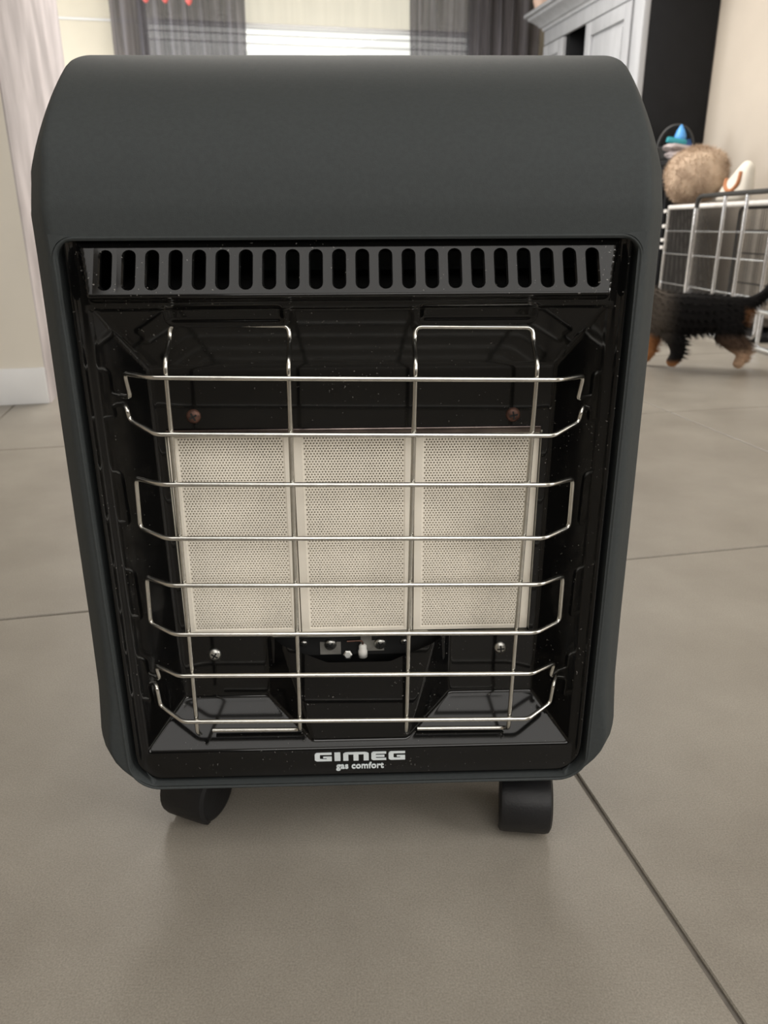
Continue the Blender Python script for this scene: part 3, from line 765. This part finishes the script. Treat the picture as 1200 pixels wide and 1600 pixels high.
# cushion of long beige fur
M['fur'] = mat('beige_long_fur', (.36, .26, .185), .95, var=.3, scale=9, bump=.8, bscale=90, col2=(.60, .47, .35))
RZ = CH+.020
cu2 = empty('fur_cushion', P(2.635, 4.15, RZ), AZ-ang); tag(cu2, 'shaggy beige fur cushion lying on the wire crate roof', 'cushion')
pillow('cushion_body', cu2, (0, 0, .148), (.15, .160, .13), M['fur'], Matrix.Rotation(R(-6), 4, 'X'), .03, 11, puff=.8)
fb = Geo(); rnd = random.Random(5)
pm = cu2.children[0].data
for q in range(6500):
    pol = pm.polygons[rnd.randrange(len(pm.polygons))]; c = pol.center; n = pol.normal
    d = (n+Vector((rnd.uniform(-.6, .6), rnd.uniform(-.6, .6), rnd.uniform(-.9, .2)))).normalized(); L = rnd.uniform(.012, .028)
    t = n.orthogonal().normalized(); t = (Matrix.Rotation(rnd.uniform(0, 6.28), 4, n) @ t)
    a = Vector(c)+t*rnd.uniform(-.012, .012)+n.cross(t)*rnd.uniform(-.012, .012)
    fb.add(([a-t*.0016, a+t*.0016, a+d*L], [(0, 1, 2)]))
of = fb.build('fur', M['fur'], cu2, smooth=False); of['kind'] = 'stuff'
bag = empty('tote_bag', P(2.67, 3.85, RZ+.004), AZ-ang); tag(bag, 'cream cloth tote bag with a tan handle, leaning on the fur cushion', 'bag')
def slanted_bag():
    bm = bmesh.new(); bmesh.ops.create_uvsphere(bm, u_segments=40, v_segments=24, radius=1)
    def sp(a, e): return math.copysign(abs(a)**e, a)
    for q in bm.verts:
        p = q.co; yy = sp(p.y, .38); zz = sp(p.z, .45); y = .035+.145*yy
        h = .195-.145*clamp((y+.06)/.23)**1.1
        wr = 1+.05*math.sin(y*60+zz*3)
        q.co = Vector((sp(p.x, .8)*.042*wr*(1-.25*zz)+.02, y, (zz*.5+.5)*h))
    return from_bm('bag_body', bm, M['whitecloth'], bag, True, angle=180)
slanted_bag()
M['tan'] = mat('tan_leather', (.42, .17, .07), .5)
tube('handle', fillet([(-.010, .078, .112), (-.024, .062, .080), (-.027, .02, .050), (-.027, -.035, .054), (-.025, -.078, .085), (-.016, -.074, .140)], .03, 6), .0105, M['tan'], bag, 8)

# basket parts
prof_b = [(.080, 0), (.092, .03), (.102, .085), (.105, .09), (.099, .09), (.088, .03), (.076, .006)]
mesh('basket_body', *lathe_geo(prof_b, 28), M['basketp'], bk, True)
tube('handle', [(.100*math.cos(a), 0, .085+.125*math.sin(a)) for a in [math.pi*k/20 for k in range(21)]], .009, M['basketp'], bk, 8)
bt = empty('drop_bottle', P(2.79, 4.62, .8675), AZ); tag(bt, 'sky blue drop-shaped bottle standing in the black basket', 'bottle')
mesh('bottle_body', *lathe_geo([(.015, 0), (.018, .02), (.018, .09), (.028, .11), (.034, .13), (.033, .145), (.024, .170), (.010, .195), (.002, .205)], 20), M['blue'], bt, True)
tl_ = box('plastic_box', (0, 0, 0), (.12, .03, .034), M['teal'], None, .010, loc=P(2.735, 4.565, .975), rz=AZ-R(14), rot=Matrix.Rotation(R(10), 4, 'Y'))
tag(tl_, 'teal plastic box lying across the black basket rim', 'box')
nv = empty('navy_cloth', P(2.84, 4.63, .872), AZ); tag(nv, 'navy blue cloth bundled in the right of the black basket', 'cloth')
pillow('cloth_body', nv, (.005, 0, .062), (.034, .05, .064), M['navy'], None, .06, 31)

# taller playpen panel in front of the crate
A2, B2 = (2.37, 3.70), (2.23, 2.72)
a2 = math.atan2(A2[0]-B2[0], A2[1]-B2[1]); L2 = math.hypot(A2[0]-B2[0], A2[1]-B2[1])
Y = empty('playpen_panel', P(B2[0], B2[1], 0), AZ-a2); tag(Y, 'tall steel playpen panel standing in front of the wire crate', 'playpen')
hT = .645
frame('panel_frame', [(0, 0, .012), (0, L2, .012), (0, L2, hT), (0, 0, hT)], M['shadetube'], .011, Y, .05)
tube('lit_pole_sleeve', [(0, L2, .07), (0, L2, hT-.055)], .0125, M['tube'], Y, 12)  # bright sleeve added over the dark pole to stand for its lit length
tube('floor_rail', [(0, .04, .0125), (0, L2-.04, .0125)], .0125, M['tube'], Y, 12)
tube('gate_rail', [(0, 0, .165), (0, L2, .165)], .011, M['tube'], Y, 10)
for yy in (.17, .50, .70): tube('bar', [(0, yy, .165), (0, yy, hT)], .0085, M['tube'], Y, 10)
tube('bar', [(0, .235, .012), (0, .235, .165)], .009, M['tube'], Y, 10)

# ------------------------------------------------------------------ the dog
def fur_coat():
    m, n, l, b = new_mat('black_and_tan_coat')
    at = n.new('ShaderNodeAttribute'); at.attribute_name = 'coat'
    t = n.new('ShaderNodeTexNoise'); t.inputs['Scale'].default_value = 120
    tc = n.new('ShaderNodeTexCoord'); l.new(tc.outputs['Object'], t.inputs['Vector'])
    mr = n.new('ShaderNodeMapRange'); mr.inputs[3].default_value = .6; mr.inputs[4].default_value = 1.4; l.new(t.outputs['Fac'], mr.inputs[0])
    x = n.new('ShaderNodeMix'); x.data_type = 'RGBA'; x.blend_type = 'MULTIPLY'; x.inputs[0].default_value = 1
    l.new(at.outputs['Color'], x.inputs[6]); l.new(mr.outputs[0], x.inputs[7]); l.new(x.outputs[2], b.inputs['Base Color'])
    b.inputs['Roughness'].default_value = .75; b.inputs['Specular IOR Level'].default_value = .08
    return m
M['coat'] = fur_coat()
DG = empty('dog', Vector((1.172, 2.93, 0)), R(180-13))   # local x = forward
tag(DG, 'small black and tan dog walking across the tiles beside the heater', 'dog')
J = [  # x, y, z, radius
 (-.120, 0, .208, .076),   # pelvis (root)
 (-.04, 0, .204, .088), (.04, 0, .200, .096), (.105, 0, .203, .096), (.170, 0, .232, .074),
 (.225, 0, .278, .052), (.270, 0, .308, .050), (.315, 0, .300, .034), (.36, 0, .287, .022),
 (-.178, 0, .248, .022), (-.222, 0, .278, .020), (-.250, 0, .330, .018), (-.248, 0, .420, .011),
 (.095, .048, .145, .048), (.062, .050, .100, .036), (.062, .050, .048, .026), (.095, .050, .018, .021),
 (.135, -.048, .150, .042), (.150, -.050, .105, .030), (.150, -.050, .05, .022), (.178, -.050, .017, .019),
 (-.115, .050, .175, .052), (-.095, .054, .125, .038), (-.165, .054, .072, .022), (-.146, .054, .017, .018),
 (-.130, -.050, .175, .052), (-.135, -.054, .120, .036), (-.200, -.054, .078, .022), (-.190, -.054, .017, .018),
 (.255, .042, .328, .018), (.247, .054, .368, .009), (.255, -.042, .328, .018), (.247, -.054, .368, .009)]
E_ = [(0, 1), (1, 2), (2, 3), (3, 4), (4, 5), (5, 6), (6, 7), (7, 8), (0, 9), (9, 10), (10, 11), (11, 12),
      (3, 13), (13, 14), (14, 15), (15, 16), (3, 17), (17, 18), (18, 19), (19, 20),
      (0, 21), (21, 22), (22, 23), (23, 24), (0, 25), (25, 26), (26, 27), (27, 28), (6, 29), (29, 30), (6, 31), (31, 32)]
me = bpy.data.meshes.new('skel'); me.from_pydata([j[:3] for j in J], E_, []); me.update()
so = bpy.data.objects.new('skel', me); COL.objects.link(so)
sm = so.modifiers.new('skin', 'SKIN'); sm.use_smooth_shade = True; sm.branch_smoothing = .4
for i, j in enumerate(J):
    sv = me.skin_vertices[0].data[i]; sv.radius = (j[3], j[3]*1.0); sv.use_root = (i == 0)
sub = so.modifiers.new('sub', 'SUBSURF'); sub.levels = 2; sub.render_levels = 2
bpy.context.view_layer.update()
dm = bpy.data.meshes.new_from_object(so.evaluated_get(bpy.context.evaluated_depsgraph_get()))
bpy.data.objects.remove(so)
def coat_col(p):
    x, y, z = p
    blk = (.006, .0055, .0055); gry = (.085, .072, .060); tan = (.34, .155, .065); pale = (.50, .34, .23); brn = (.07, .045, .032)
    def mix(a, b, t): t = clamp(t); return tuple(u*(1-t)+w*t for u, w in zip(a, b))
    c = blk
    c = mix(c, gry, ss(x, .07, .16))                        # grey shoulders and neck
    if x > .24: c = mix(c, tan, ss(x, .28, .34)*.9)         # tan muzzle
    if x > .03 and z < .15:
        c = mix(c, tan, ss(-z, -.14, -.10) if y < 0 else ss(-z, -.045, -.02))
    if x < -.06 and z < .15: c = mix(mix(c, brn, ss(-z, -.15, -.12)), pale, ss(-z, -.10, -.06)*(.9 if y > 0 else .55))
    if x < -.15 and .17 < z < .23: c = mix(c, tan, .35)
    return c
def paint(m_, fn):
    a = m_.color_attributes.new('coat', 'FLOAT_COLOR', 'POINT')
    for i, q in enumerate(m_.vertices): a.data[i].color = (*fn(q.co), 1)
paint(dm, coat_col)
dm.polygons.foreach_set('use_smooth', [True]*len(dm.polygons))
link('body', dm, M['coat'], DG)
fb = Geo(); rnd = random.Random(9); cols = []
areas = [q.area for q in dm.polygons]
for pol in rnd.choices(list(dm.polygons), weights=areas, k=14000):
    c = pol.center; n = pol.normal
    if c.x > .26 and rnd.random() < .6: continue
    short = c.z < .05
    d = (n*.55+Vector((-.75, 0, -.45))+Vector((rnd.uniform(-.35, .35), rnd.uniform(-.35, .35), rnd.uniform(-.35, .35)))).normalized(); L = rnd.uniform(.010, .034)*(.45 if short else 1)
    if c.z < .10 and d.z < 0: d.z *= .4
    t = Matrix.Rotation(rnd.uniform(0, 6.28), 4, n) @ n.orthogonal().normalized()
    a = Vector(c)+t*rnd.uniform(-.005, .005)
    tip = a+d*L; tip.z = max(tip.z, .002)
    fb.add(([a-t*.0011, a+t*.0011, tip], [(0, 1, 2)])); cc = coat_col(c); cols += [cc, cc, cc]
of = fb.build('fur', M['coat'], DG, smooth=False); of['kind'] = 'stuff'
a = of.data.color_attributes.new('coat', 'FLOAT_COLOR', 'POINT')
for i, c in enumerate(cols): a.data[i].color = (*c, 1)
M['eye'] = mat('dark_eye', (.01, .007, .005), .1)
for s in (-1, 1): mesh('eye', *lathe_geo([(.001, -.007), (.005, -.005), (.007, 0), (.005, .005), (.001, .007)], 12, Matrix.Translation((.306, s*.030, .322))), M['eye'], DG, True)
mesh('nose', *lathe_geo([(.001, -.008), (.007, -.006), (.010, 0), (.007, .006), (.001, .008)], 12, Matrix.Translation((.380, 0, .292))), M['eye'], DG, True)
